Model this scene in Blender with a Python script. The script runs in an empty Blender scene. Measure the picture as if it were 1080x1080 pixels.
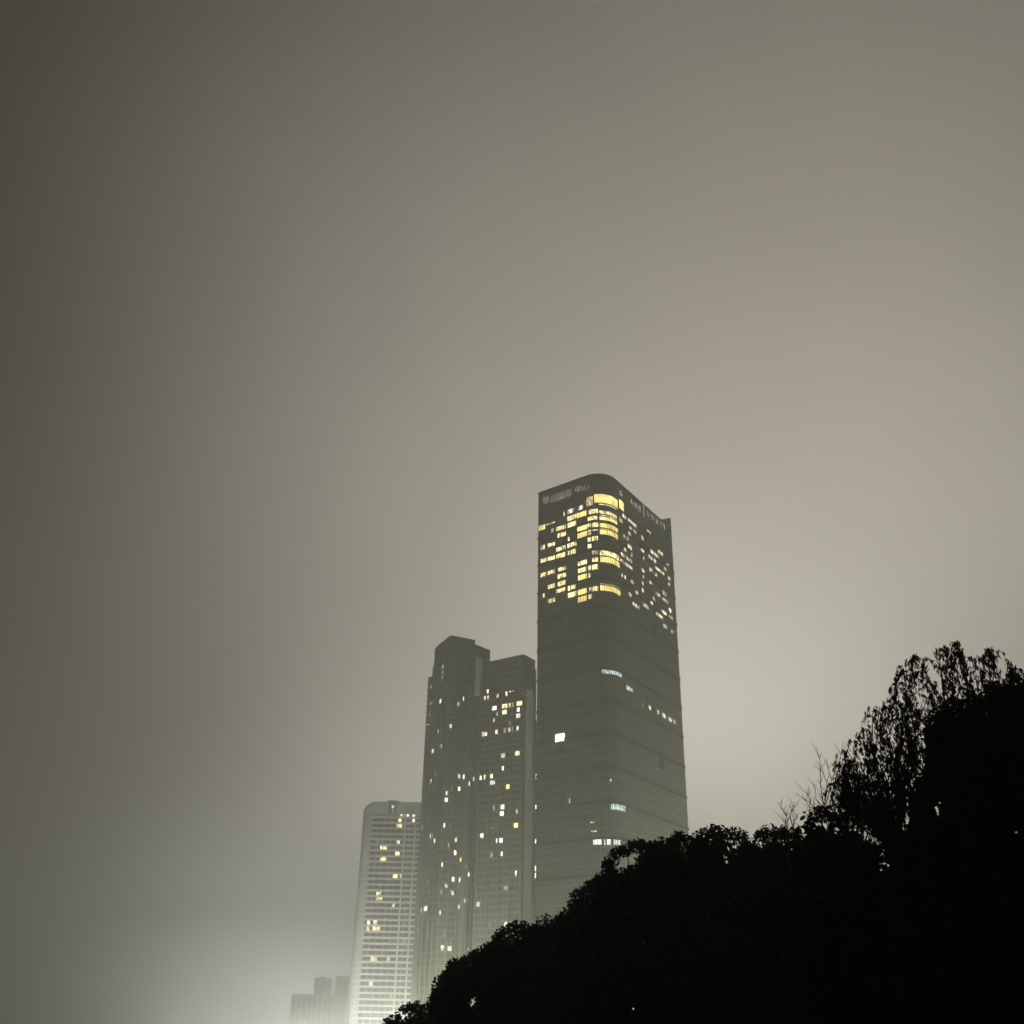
import bpy, math, random
import numpy as np
from mathutils import Matrix, Vector

random.seed(7)
rng = np.random.default_rng(11)
R = math.radians
S = bpy.context.scene
COL = S.collection

# ------------------------------------------------------------------ camera
F = 1105.0                       # focal length in pixels of a 1080 px frame
TH = math.atan(F / 2200.0)       # pitch
ROLL = R(1.1)
EYE = Vector((0, 0, 1.6))
cam_d = bpy.data.cameras.new('camera')
cam = bpy.data.objects.new('camera', cam_d)
COL.objects.link(cam)
cam_d.sensor_width = 36.0
cam_d.lens = 36.0 * F / 1080.0
cam_d.clip_start = 0.1
cam_d.clip_end = 60000.0
cam.matrix_world = (Matrix.Translation(EYE) @ Matrix.Rotation(R(90) + TH, 4, 'X')
                    @ Matrix.Rotation(ROLL, 4, 'Z'))
S.camera = cam

CT, ST, CR, SR = math.cos(TH), math.sin(TH), math.cos(ROLL), math.sin(ROLL)


def ray(u, v):
    a = (u - 540) / F
    b = (540 - v) / F
    x = a * CR - b * SR
    y = a * SR + b * CR
    return Vector((x, CT - y * ST, ST + y * CT))


def at_z(u, v, z):
    d = ray(u, v)
    return EYE + d * ((z - EYE.z) / d.z)


def at_y(u, v, y):
    d = ray(u, v)
    return EYE + d * (y / d.y)


# ------------------------------------------------------------------ materials
def new_mat(name):
    m = bpy.data.materials.new(name)
    m.use_nodes = True
    nt = m.node_tree
    return m, nt, nt.nodes['Principled BSDF']


def mat(name, col, rough=0.7, var=0.25, scale=0.3, metallic=0.0, spec=0.5, bump=0.0, detail=4.0):
    """base colour with procedural noise variation"""
    m, nt, bs = new_mat(name)
    tc = nt.nodes.new('ShaderNodeTexCoord')
    no = nt.nodes.new('ShaderNodeTexNoise')
    no.inputs['Scale'].default_value = scale
    no.inputs['Detail'].default_value = detail
    nt.links.new(tc.outputs['Object'], no.inputs['Vector'])
    mx = nt.nodes.new('ShaderNodeMix')
    mx.data_type = 'RGBA'
    lo = [c * (1 - var) for c in col]
    hi = [min(1, c * (1 + var)) for c in col]
    mx.inputs['A'].default_value = (*lo, 1)
    mx.inputs['B'].default_value = (*hi, 1)
    nt.links.new(no.outputs['Fac'], mx.inputs['Factor'])
    nt.links.new(mx.outputs['Result'], bs.inputs['Base Color'])
    bs.inputs['Roughness'].default_value = rough
    bs.inputs['Metallic'].default_value = metallic
    bs.inputs['Specular IOR Level'].default_value = spec
    if bump:
        bp = nt.nodes.new('ShaderNodeBump')
        bp.inputs['Strength'].default_value = bump
        nt.links.new(no.outputs['Fac'], bp.inputs['Height'])
        nt.links.new(bp.outputs['Normal'], bs.inputs['Normal'])
    return m


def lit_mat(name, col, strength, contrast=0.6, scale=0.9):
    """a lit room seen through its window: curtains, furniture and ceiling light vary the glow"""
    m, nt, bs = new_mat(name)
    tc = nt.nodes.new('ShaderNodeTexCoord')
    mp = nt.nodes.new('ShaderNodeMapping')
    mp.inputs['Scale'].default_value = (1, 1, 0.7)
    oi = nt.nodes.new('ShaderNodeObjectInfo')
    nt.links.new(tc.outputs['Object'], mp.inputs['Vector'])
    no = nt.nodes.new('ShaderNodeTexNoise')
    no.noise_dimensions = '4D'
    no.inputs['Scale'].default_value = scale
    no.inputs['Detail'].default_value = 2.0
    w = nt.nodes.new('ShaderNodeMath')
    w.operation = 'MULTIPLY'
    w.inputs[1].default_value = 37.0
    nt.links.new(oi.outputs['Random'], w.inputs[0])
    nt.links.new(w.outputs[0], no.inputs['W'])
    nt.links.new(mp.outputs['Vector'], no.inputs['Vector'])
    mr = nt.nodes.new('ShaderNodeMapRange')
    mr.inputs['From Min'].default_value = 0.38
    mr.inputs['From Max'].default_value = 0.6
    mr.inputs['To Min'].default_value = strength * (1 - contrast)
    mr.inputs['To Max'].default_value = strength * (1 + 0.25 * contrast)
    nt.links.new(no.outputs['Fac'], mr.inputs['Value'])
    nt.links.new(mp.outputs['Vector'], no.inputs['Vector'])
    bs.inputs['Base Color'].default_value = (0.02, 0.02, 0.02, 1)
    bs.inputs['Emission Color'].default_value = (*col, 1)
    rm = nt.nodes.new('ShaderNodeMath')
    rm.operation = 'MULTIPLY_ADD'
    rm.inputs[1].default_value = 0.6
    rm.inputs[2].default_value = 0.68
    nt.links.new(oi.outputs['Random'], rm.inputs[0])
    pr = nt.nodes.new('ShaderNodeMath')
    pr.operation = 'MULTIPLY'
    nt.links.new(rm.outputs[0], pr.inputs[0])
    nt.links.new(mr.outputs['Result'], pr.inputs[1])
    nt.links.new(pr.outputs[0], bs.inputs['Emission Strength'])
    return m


M = {}
M['tower_glass'] = mat('tower_glass', (0.085, 0.088, 0.083), 0.4, 0.55, 0.22, spec=0.4)
M['tower_fin'] = mat('tower_fin', (0.26, 0.26, 0.245), 0.5, 0.2, 0.05)
M['tower_ledge'] = mat('tower_ledge', (0.2, 0.2, 0.19), 0.6, 0.2, 0.05)
M['dark_belt'] = mat('dark_belt', (0.01, 0.01, 0.01), 0.8, 0.2, 0.3)
M['crown_panel'] = mat('crown_panel', (0.12, 0.122, 0.118), 0.5, 0.2, 0.2)
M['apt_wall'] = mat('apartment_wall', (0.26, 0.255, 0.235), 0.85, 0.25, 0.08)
M['apt_ledge'] = mat('apartment_ledge', (0.32, 0.315, 0.29), 0.85, 0.2, 0.1)
M['apt_glass'] = mat('apartment_glass', (0.13, 0.13, 0.122), 0.4, 0.3, 0.2)
M['apt_pale'] = lit_mat('added_pale_glow', (1.0, 0.97, 0.80), 0.11, 0.25, 0.08)  # emission added to lighten the pale strip and panel, not a lamp
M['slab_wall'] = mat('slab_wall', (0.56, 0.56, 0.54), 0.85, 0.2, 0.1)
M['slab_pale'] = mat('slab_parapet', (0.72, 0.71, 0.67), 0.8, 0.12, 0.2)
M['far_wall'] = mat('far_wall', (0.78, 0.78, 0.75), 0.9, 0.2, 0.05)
M['letter'] = lit_mat('letter_face', (1.0, 0.98, 0.86), 0.26, 0.3, 0.3)
M['letter_bright'] = lit_mat('letter_face_bright', (1.0, 0.98, 0.88), 0.46, 0.4, 0.3)
M['letter_off'] = mat('letter_off', (0.07, 0.07, 0.068), 0.6, 0.1, 1)
M['lit_yellow'] = lit_mat('lit_yellow', (1.0, 0.80, 0.24), 2.9, 0.35, 0.35)
M['lit_warm'] = lit_mat('lit_warm', (1.0, 0.83, 0.38), 2.9, 0.75, 0.55)
M['lit_pale'] = lit_mat('lit_pale', (1.0, 0.93, 0.62), 2.3, 0.8, 0.5)
M['lit_white'] = lit_mat('lit_white', (1.0, 0.98, 0.88), 2.2, 0.5, 0.6)
M['lit_cool'] = lit_mat('lit_cool', (0.78, 0.99, 0.96), 1.2, 0.7, 0.5)
M['lit_dim'] = lit_mat('lit_dim', (1.0, 0.95, 0.74), 0.5, 0.6, 0.6)
M['leaf'] = mat('leaf', (0.030, 0.040, 0.014), 0.8, 0.45, 3.0, spec=0.15)
M['leaf_dark'] = mat('leaf_dark', (0.018, 0.024, 0.009), 0.85, 0.45, 3.0, spec=0.1)
M['leaf_dry'] = mat('leaf_dry', (0.040, 0.036, 0.016), 0.8, 0.4, 3.0, spec=0.15)
M['bark'] = mat('bark', (0.045, 0.036, 0.027), 0.95, 0.4, 6.0, spec=0.1, bump=0.4)
M['ground'] = mat('ground_soil', (0.040, 0.040, 0.030), 0.95, 0.45, 0.15, spec=0.1, detail=8)


# ------------------------------------------------------------------ mesh builder
class MB:
    def __init__(self):
        self.v = []
        self.f = []

    def add(self, vs, fs):
        o = len(self.v)
        self.v += [tuple(p) for p in vs]
        self.f += [tuple(i + o for i in f) for f in fs]

    def hexa(self, p):
        """8 corners: 4 bottom counter-clockwise, 4 top"""
        self.add(p, [(3, 2, 1, 0), (4, 5, 6, 7), (0, 1, 5, 4), (1, 2, 6, 5), (2, 3, 7, 6), (3, 0, 4, 7)])

    def prism(self, poly, z0, z1):
        n = len(poly)
        vs = [(x, y, z0) for x, y in poly] + [(x, y, z1) for x, y in poly]
        fs = [tuple(range(n - 1, -1, -1)), tuple(range(n, 2 * n))]
        fs += [(i, (i + 1) % n, (i + 1) % n + n, i + n) for i in range(n)]
        self.add(vs, fs)

    def ring(self, poly, z0, z1, off, inner=-0.3):
        a = offset(poly, inner)
        b = offset(poly, off)
        n = len(poly)
        vs = [(x, y, z0) for x, y in a] + [(x, y, z0) for x, y in b] + [(x, y, z1) for x, y in b] + [(x, y, z1) for x, y in a]
        fs = []
        for i in range(n):
            j = (i + 1) % n
            for k in range(4):
                l = (k + 1) % 4
                fs.append((k * n + i, k * n + j, l * n + j, l * n + i))
        self.add(vs, fs)

    def fin(self, p, t, nrm, w, d, z0, z1, emb=0.1):
        """upright blade at p on a wall with tangent t, normal nrm"""
        c = []
        for z in (z0, z1):
            for s, q in ((-1, -emb), (1, -emb), (1, d), (-1, d)):
                # counter-clockwise from above
                c.append((p[0] + t[0] * s * w / 2 + nrm[0] * q, p[1] + t[1] * s * w / 2 + nrm[1] * q, z))
        b = c[:4]
        tp = c[4:]
        self.hexa(b[::-1] + tp[::-1])

    def tube(self, pts, rad, n=6):
        pts = [Vector(p) for p in pts]
        rings = []
        for i, p in enumerate(pts):
            d = (pts[min(i + 1, len(pts) - 1)] - pts[max(i - 1, 0)])
            if d.length < 1e-6:
                d = Vector((0, 0, 1))
            d.normalize()
            a = d.cross(Vector((0.3, 1, 0.1)))
            if a.length < 1e-3:
                a = d.cross(Vector((1, 0, 0)))
            a.normalize()
            b = d.cross(a)
            r = rad[i]
            rings.append([p + (a * math.cos(2 * math.pi * k / n) + b * math.sin(2 * math.pi * k / n)) * r for k in range(n)])
        vs = [q for r_ in rings for q in r_]
        fs = []
        for i in range(len(rings) - 1):
            for k in range(n):
                l = (k + 1) % n
                fs.append((i * n + k, i * n + l, (i + 1) * n + l, (i + 1) * n + k))
        fs.append(tuple(range(n - 1, -1, -1)))
        fs.append(tuple(range((len(rings) - 1) * n, len(rings) * n)))
        self.add(vs, fs)

    def build(self, name, material, parent=None, world=True, smooth=False):
        """verts are world coordinates; they are moved into the parent's frame"""
        off = Vector((0, 0, 0))
        if parent is not None and world:
            q = parent
            while q is not None:
                off += q.location
                q = q.parent
        me = bpy.data.meshes.new(name)
        vs = [(a - off.x, b - off.y, c - off.z) for a, b, c in self.v]
        me.from_pydata(vs, [], self.f)
        me.materials.append(material)
        if smooth:
            me.polygons.foreach_set('use_smooth', [True] * len(me.polygons))
        me.update()
        o = bpy.data.objects.new(name, me)
        COL.objects.link(o)
        if parent is not None:
            o.parent = parent
        return o


def offset(poly, d):
    n = len(poly)
    out = []
    for i in range(n):
        p0, p1, p2 = poly[i - 1], poly[i], poly[(i + 1) % n]
        e1 = (Vector(p1) - Vector(p0)).normalized()
        e2 = (Vector(p2) - Vector(p1)).normalized()
        n1 = Vector((e1.y, -e1.x))
        n2 = Vector((e2.y, -e2.x))
        m = n1 + n2
        if m.length < 1e-4:
            m = n1.copy()
        m.normalize()
        k = d / max(0.35, m.dot(n1))
        out.append((p1[0] + m.x * k, p1[1] + m.y * k))
    return out


def arc_corner(a, b, c, r, n=10):
    """points rounding corner b between directions to a and c"""
    b = Vector(b)
    ua = (Vector(a) - b).normalized()
    uc = (Vector(c) - b).normalized()
    ang = ua.angle(uc)
    t = r / math.tan(ang / 2)
    s, e = b + ua * t, b + uc * t
    cen = b + (ua + uc).normalized() * (r / math.sin(ang / 2))
    a0 = math.atan2(s.y - cen.y, s.x - cen.x)
    a1 = math.atan2(e.y - cen.y, e.x - cen.x)
    while a1 - a0 > math.pi:
        a1 -= 2 * math.pi
    while a1 - a0 < -math.pi:
        a1 += 2 * math.pi
    return [(cen.x + r * math.cos(a0 + (a1 - a0) * i / n), cen.y + r * math.sin(a0 + (a1 - a0) * i / n)) for i in range(n + 1)]


def ccw(poly):
    a = sum(poly[i - 1][0] * poly[i][1] - poly[i][0] * poly[i - 1][1] for i in range(len(poly)))
    return poly if a > 0 else poly[::-1]


def empty(name, loc, label, cat, group=None):
    o = bpy.data.objects.new(name, None)
    o.location = loc
    COL.objects.link(o)
    o['label'] = label
    o['category'] = cat
    if group:
        o['group'] = group
    return o


class Facade:
    """walks round the outline of a building in metres"""
    def __init__(self, poly):
        self.p = [Vector(q) for q in poly]
        self.n = len(poly)

    def edge(self, i):
        a, b = self.p[i], self.p[(i + 1) % self.n]
        t = (b - a)
        L = t.length
        t = t.normalized()
        return a, b, t, Vector((t.y, -t.x)), L

    def hit(self, u, v):
        """first wall seen along the pixel's line of sight: (edge, s along it, height, distance)"""
        d = ray(u, v)
        best = None
        for i in range(self.n):
            a, b, t, nr, L = self.edge(i)
            den = d.x * nr.x + d.y * nr.y
            if den >= -1e-6:
                continue
            k = ((a.x - EYE.x) * nr.x + (a.y - EYE.y) * nr.y) / den
            if k <= 0:
                continue
            q = EYE + d * k
            s = (q.x - a.x) * t.x + (q.y - a.y) * t.y
            if -0.01 <= s <= L + 0.01 and (best is None or k < best[3]):
                best = (i, s, q.z, k)
        return best

    def pane(self, mb, i, s0, s1, z0, z1, d0=-0.05, d1=0.06):
        a, b, t, nr, L = self.edge(i)
        s0 = max(s0, 0.02)
        s1 = min(s1, L - 0.02)
        if s1 - s0 < 0.05:
            return False
        c = [a + t * s0 + nr * d0, a + t * s0 + nr * d1, a + t * s1 + nr * d1, a + t * s1 + nr * d0]
        mb.hexa([(q.x, q.y, z0) for q in c] + [(q.x, q.y, z1) for q in c])
        return True


WIN_USED = {}


def lit_windows(fac, root, entries, floor_h, sill, head, key, limit=100, snap=None, d1=0.06):
    """entries: (u, v, width in px, material key, kind) -> one pane each on the wall where it is seen"""
    made = []
    used = WIN_USED.setdefault(key, [])
    for u, v, w, mk, kind in entries:
        h = fac.hit(u, v)
        if h is None:
            continue
        i, s, z, k = h
        hl = fac.hit(u - 0.5, v)
        hr = fac.hit(u + 0.5, v)
        if hl and hr and hl[0] == i and hr[0] == i:
            mpp = abs(hr[1] - hl[1])
        else:
            mpp = 0.55
        half = min(w * (0.85 if key in ('right', 'lm', 'ls', 'lw') else 1.0) * mpp / 2, 4.5)
        fl = round((z - (sill + head) / 2) / floor_h)
        z0, z1 = fl * floor_h + sill, fl * floor_h + head
        if kind == 'thin':
            z0 = z1 - 0.55
        if kind == 'tall':
            z0, z1 = z - 2.2, z + 2.4
        if kind == 'low':
            z1 = z0 + (z1 - z0) * 0.62
        s0, s1 = s - half, s + half
        if snap:
            s0 = round(s0 / snap) * snap + 0.08
            s1 = round(s1 / snap) * snap - 0.08
            if s1 - s0 < snap * 0.5:
                c_ = math.floor(s / snap) * snap
                s0, s1 = c_ + 0.08, c_ + snap - 0.08
        for (ui, ufl, a0, a1) in used:
            if ui == i and ufl == fl and s0 < a1 + 0.1 and s1 > a0 - 0.1:
                if (a0 + a1) / 2 < s:
                    s0 = a1 + 0.15
                else:
                    s1 = a0 - 0.15
        if s1 - s0 < 0.3:
            continue
        used.append((i, fl, s0, s1))
        made.append(((s1 - s0) * (z1 - z0) / mpp * (0.3 if 'dim' in mk else 1), i, s0, s1, z0, z1, mk))
    made.sort(key=lambda q: -q[0])
    for q in made[:limit]:
        mb = MB()
        if fac.pane(mb, *q[1:6], -0.05, d1):
            mb.build('lit_window', M[q[6]], root)
    rest = {}
    for q in made[limit:]:
        fac.pane(rest.setdefault('all', MB()), *q[1:6])
    for mb in rest.values():
        o = mb.build('small_lit_windows', M['lit_pale'], root)
        o['kind'] = 'stuff'
    return made


def from_crop(rows, sc, ox, oy, mk='lit_warm', dim='lit_dim'):
    out = []
    for r in rows:
        x, y, w = r[:3]
        k = r[3] if len(r) > 3 else ''
        m_ = mk
        kind = ''
        for tok in k.split():
            if tok == 'd':
                m_ = dim
            elif tok in ('thin', 'tall', 'low'):
                kind = tok
            else:
                m_ = tok
        out.append((x / sc + ox, y / sc + oy, w / sc, m_, kind))
    return out


# ================================================================== HOTEL TOWER
HT = 245.0
p1 = at_z(568.3, 519.6, HT).xy
p2 = at_z(637, 495, HT).xy
p3 = at_z(697, 548, HT).xy
a_dir = (p1 - p2).normalized()
b_dir = (p3 - p2).normalized()
La, Lb = (p1 - p2).length, (p3 - p2).length


def on_plane(u, v, a, t):
    nr = Vector((t.y, -t.x))
    d = ray(u, v)
    k = ((a.x - EYE.x) * nr.x + (a.y - EYE.y) * nr.y) / (d.x * nr.x + d.y * nr.y)
    return EYE + d * k


p4_top = on_plane(707, 546, p2, b_dir)          # raised end of the parapet
p4 = p4_top.xy
b_nrm = Vector((b_dir.y, -b_dir.x))            # outward from the right-hand face
if b_nrm.y > 0:
    b_nrm = -b_nrm
a_nrm = Vector((a_dir.y, -a_dir.x))
if a_nrm.y > 0:
    a_nrm = -a_nrm
back_r = p4 + a_dir * La
back_l = p1 + b_dir * Lb
arc = arc_corner(p1, p2, p3, 9.0, 14)
poly_t = ccw([tuple(p1)] + arc + [tuple(p4), tuple(back_r), tuple(back_l)])
root = empty('hotel_tower', ((p1.x + p3.x) / 2, (p1.y + p3.y) / 2, 0),
             'tall dark glass hotel tower with rounded corner and yellow lit upper floors', 'skyscraper')
fac = Facade(poly_t)
FH = 3.6
mb = MB()
mb.prism(poly_t, 0, HT - 13.0)
mb.build('curtain_wall', M['tower_glass'], root)
mb = MB()
mb.prism(offset(poly_t, 0.12), HT - 13.0, HT - 1.2)
mb.ring(offset(poly_t, 0.12), HT - 1.2, HT, 0.12, -0.8)
crown = mb.build('crown_parapet', M['crown_panel'], root)
mb = MB()
for k in range(1, int((HT - 13) / FH)):
    mb.ring(poly_t, k * FH - 0.32, k * FH + 0.32, 0.14)
mb.build('floor_ledges', M['tower_ledge'], root)
mb = MB()
k0 = int((HT - 13) / FH)
for k in range(k0 - 3, 0, -4):
    mb.ring(poly_t, k * FH - 0.75, k * FH + 0.45, 0.42)
mb.build('groove_shade_band', M['dark_belt'], root)  # near-black band painted in for the shade of a recessed groove
mb = MB()
for i in range(fac.n):
    a, b, t, nr, L = fac.edge(i)
    if L < 3:
        mb.fin(a, t, nr, 0.16, 0.3, 4, HT - 13)
        continue
    n = max(1, round(L / 1.5))
    for j in range(n):
        q = a + t * (L * j / n)
        mb.fin(q, t, nr, 0.14, 0.28, 4, HT - 13)
mb.build('mullions', M['tower_fin'], root)
mb = MB()
for i in range(fac.n):                      # joints of the parapet cladding
    a, b, t, nr, L = fac.edge(i)
    n = max(1, round(L / 3.0))
    for j in range(n):
        mb.fin(a + t * (L * j / n), t, nr, 0.12, 0.22, HT - 12.9, HT - 0.1)
mb.build('parapet_rib', M['tower_ledge'], root)
# the parapet rises at the far end of the right-hand face
mb = MB()
q0_, q1_ = p3 + b_nrm * 0.12, p4 + b_nrm * 0.12 + b_dir * 0.1
q2_, q3_ = q1_ + a_dir * 9, q0_ + a_dir * 9
mb.hexa([(q.x, q.y, HT - 1.3) for q in (q0_, q1_, q2_, q3_)] + [(q0_.x, q0_.y, HT + 0.02), (q1_.x, q1_.y, p4_top.z), (q2_.x, q2_.y, p4_top.z), (q3_.x, q3_.y, HT + 0.02)])
mb.build('raised_end_parapet', M['crown_panel'], root)
# roof plant behind the parapet
cen = (p1 + p2 + p3 + back_r) / 4
mb = MB()
pl = [tuple(cen + a_dir * sa + b_dir * sb) for sa, sb in ((-8, -12), (-8, 12), (8, 12), (8, -12))]
mb.prism(ccw(pl), HT - 1.25, HT + 0.6)
mb.build('roof_plant', M['crown_panel'], root)

# lit rooms: strips of pane that follow the outline, round the corner too
CHAIN = [i for i in range(fac.n) if fac.edge(i)[3].y < 0.2 and fac.edge(i)[3].dot(Vector((0.0, 1.0))) < 0.6 and fac.hit(600, 700) and
         (fac.edge(i)[4] < 3 or fac.edge(i)[3].dot(a_nrm) > 0.9 or fac.edge(i)[3].dot(b_nrm) > 0.9)]
ACC = {}
acc_s = 0.0
start = [i for i in CHAIN if (i - 1) % fac.n not in CHAIN][0]
i = start
while i in CHAIN and i not in ACC:
    ACC[i] = acc_s
    acc_s += fac.edge(i)[4]
    i = (i + 1) % fac.n


def along(u, v):
    h = fac.hit(u, v)
    if h is None or h[0] not in ACC:
        return None
    return ACC[h[0]] + h[1], h[2]


def strip(lo, hi, z0, z1, mk, name='lit_window', d=0.07, mb=None):
    out = []
    for i, c0 in ACC.items():
        a, b, t, nr, L = fac.edge(i)
        e0, e1 = max(lo, c0), min(hi, c0 + L)
        if e1 - e0 > 0.01:
            out.append((a + t * (e0 - c0) + nr * d))
            out.append((a + t * (e1 - c0) + nr * d))
    n = len(out)
    if n < 2:
        return
    own = mb is None
    if own:
        mb = MB()
    mb.add([(q.x, q.y, z0) for q in out] + [(q.x, q.y, z1) for q in out], [(k, k + 1, n + k + 1, n + k) for k in range(n - 1)])
    if own:
        return mb.build(name, M[mk], root)


def corner_band(u, v, wpx, hm, mk, d=0.07):
    l, r, c_ = along(u - wpx / 2, v), along(u + wpx / 2, v), along(u, v)
    if l and r and c_:
        strip(min(l[0], r[0]), max(l[0], r[0]), c_[1] - hm / 2, c_[1] + hm / 2, mk, d=d)
        for fl_i in range(int((c_[1] - 2.5) / FH), int((c_[1] + 2.5) / FH) + 1):
            if abs((fl_i + 0.5) * FH - c_[1]) < FH * 0.75:
                USED.append((fl_i, min(l[0], r[0]), max(l[0], r[0])))


USED = []


def hotel_windows(entries, limit):
    made = []
    for u, v, w, mk, kind in entries:
        c_ = along(u, v)
        if c_ is None:
            continue
        l, r = along(u - w / 2, v), along(u + w / 2, v)
        if l is None or r is None:
            e = along(u - 0.6, v) or along(u + 0.6, v)
            mpp = abs((e or c_)[0] - c_[0]) / 0.6 or 0.6
            lo, hi = c_[0] - w / 2 * mpp, c_[0] + w / 2 * mpp
        else:
            lo, hi = sorted((l[0], r[0]))
        fl = math.floor(c_[1] / FH)
        right = c_[0] > ACC[max(ACC, key=lambda q: ACC[q])]
        z0, z1 = fl * FH + 0.55, fl * FH + (2.75 if right else 3.1)
        d = 0.07
        if mk != 'lit_yellow':
            z0 += random.uniform(0, 0.5)
            z1 -= random.uniform(0, 0.35)
        if right:
            m_ = (lo + hi) / 2
            lo, hi = m_ + (lo - m_) * 0.82, m_ + (hi - m_) * 0.82
        if kind == 'thin':
            z0 = z1 - 0.6
        if kind == 'low':
            z1 = z0 + 1.3
        if kind == 'tall':
            z0, z1, d = c_[1] - 2.3, c_[1] + 2.4, 0.2
        else:
            for (f2, a0, a1) in USED:
                if f2 == fl and lo < a1 + 0.2 and hi > a0 - 0.2:
                    if (a0 + a1) / 2 < (lo + hi) / 2:
                        lo = max(lo, a1 + 0.3)
                    else:
                        hi = min(hi, a0 - 0.3)
            if hi - lo < 0.4:
                continue
            USED.append((fl, lo, hi))
        made.append((w * (z1 - z0) * (0.3 if mk == 'lit_dim' else 1), lo, hi, z0, z1, mk, d))
    made.sort(key=lambda q: -q[0])
    for q in made[:limit]:
        strip(*q[1:6], d=q[6])
    if made[limit:]:
        mb = MB()
        for q in made[limit:]:
            strip(*q[1:6], d=q[6], mb=mb)
        mb.build('small_lit_windows', M['lit_pale'], root)['kind'] = 'stuff'


def c1(x, y):
    return x / 6 + 550, y / 6 + 480


for x, y, w, hm, mk in ((533, 278, 142, 4.6, 'lit_yellow'), (545, 318, 110, 0.5, 'lit_pale'), (548, 374, 108, 2.6, 'lit_warm'),
                        (550, 415, 110, 3.0, 'lit_yellow'), (552, 456, 112, 3.0, 'lit_yellow'), (553, 497, 112, 3.0, 'lit_yellow'),
                        (556, 621, 118, 3.0, 'lit_warm'), (558, 664, 118, 3.0, 'lit_yellow'), (561, 841, 124, 3.3, 'lit_yellow')):
    u, v = c1(x, y)
    corner_band(u, v, w / 6, hm, mk, 0.2 if y < 300 else 0.07)
corner_band(540 / 5.684 + 550, 387 / 5.684 + 640, 118 / 5.684, 2.6, 'lit_cool')
corner_band(578 / 5.684 + 550, 291 / 5.684 + 800, 86 / 5.684, 2.3, 'lit_cool')
# dark gaps (people, lamps) low in the corner windows
LEFT = [(432, 293, 40, 'tall'), (375, 320, 25, 'd'), (310, 340, 38, 'lit_pale'), (455, 340, 60), (380, 360, 60, 'lit_yellow'), (272, 368, 8),
        (318, 390, 60), (187, 425, 55, 'thin'), (318, 432, 55), (383, 445, 60, 'lit_yellow'), (450, 420, 60), (130, 457, 40, 'lit_yellow'),
        (252, 466, 60), (195, 480, 15, 'd'), (430, 465, 25), (468, 462, 35), (383, 487, 60, 'lit_yellow'), (255, 497, 50), (300, 462, 10),
        (300, 518, 12), (383, 523, 55, 'thin'), (430, 512, 20), (465, 497, 40, 'thin'), (430, 550, 18), (465, 548, 38), (190, 560, 48),
        (135, 578, 25, 'd'), (250, 577, 60), (320, 555, 55), (432, 595, 20), (302, 600, 16), (328, 592, 32), (250, 617, 60), (190, 640, 50),
        (140, 657, 36), (465, 632, 38), (465, 675, 38), (258, 700, 50), (385, 697, 58), (140, 738, 36), (190, 722, 50), (255, 745, 55),
        (385, 748, 55), (432, 727, 18), (467, 722, 36), (255, 788, 50), (385, 790, 58, 'lit_yellow'), (432, 768, 14, 'd'), (190, 850, 48),
        (302, 858, 18), (328, 848, 32), (385, 868, 58, 'lit_yellow'), (437, 853, 14), (467, 850, 38), (188, 898, 48), (250, 873, 60),
        (320, 897, 55), (140, 910, 12), (385, 917, 58, 'lit_yellow'), (435, 907, 18)]
RIGHT = [(630, 318, 34, 'tall lit_yellow'), (628, 398, 25), (650, 380, 25), (685, 410, 30, 'd'), (715, 428, 30, 'd'), (757, 415, 32), (690, 450, 20), (715, 465, 20),
         (650, 500, 10), (683, 490, 20), (670, 508, 10), (765, 515, 20, 'd'), (805, 493, 30), (875, 505, 45), (915, 525, 20), (850, 490, 12),
         (655, 580, 15), (685, 600, 30), (697, 620, 12), (765, 585, 25, 'd'), (880, 600, 35), (835, 635, 45), (815, 655, 25), (860, 650, 20),
         (640, 650, 30), (680, 680, 45), (635, 680, 25), (665, 710, 30), (690, 730, 25), (635, 735, 15), (655, 750, 15), (775, 670, 12),
         (845, 680, 20), (865, 710, 45), (880, 740, 50), (925, 700, 15), (935, 770, 15), (820, 740, 25), (850, 760, 15), (770, 745, 20, 'd'),
         (770, 760, 12, 'd'), (910, 735, 20), (700, 785, 22), (768, 825, 12), (768, 865, 12), (730, 850, 18), (820, 820, 20, 'd'), (935, 830, 15, 'd'),
         (685, 860, 20, 'd'), (690, 900, 20), (715, 930, 30), (738, 942, 15), (785, 960, 35), (825, 945, 20), (840, 925, 15, 'd'), (865, 900, 35),
         (905, 885, 25), (900, 920, 20), (915, 935, 20), (880, 1000, 30), (905, 1015, 35), (940, 990, 18), (945, 1030, 20)]
R2 = [(750, 8, 30), (815, 40, 15), (855, 45, 40), (895, 30, 15), (895, 65, 20), (860, 120, 25), (903, 150, 20), (640, 482, 32, 'lit_white'),
      (660, 492, 14, 'lit_white'), (730, 595, 8), (768, 603, 18, 'd'), (820, 643, 15, 'lit_white'), (855, 660, 25), (890, 683, 30, 'd'), (915, 700, 15, 'd')]
R3 = [(434, 440, 30, 'thin lit_white'), (428, 412, 26, 'thin d'), (455, 495, 48, 'lit_white'), (500, 488, 8), (525, 490, 24, 'lit_white'), (562, 489, 20, 'lit_white'),
      (585, 490, 20, 'lit_white'), (655, 508, 14, 'lit_white'), (708, 515, 8, 'lit_white'), (288, 280, 6), (535, 108, 12, 'low'), (610, 305, 14, 'lit_cool')]
ent = from_crop(LEFT, 6, 550, 480) + from_crop(RIGHT, 6, 550, 480, 'lit_pale') + from_crop(R2, 5.684, 550, 640, 'lit_pale') \
    + from_crop(R3, 5.684, 550, 800, 'lit_pale')
hotel_windows(ent, 86)
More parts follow.
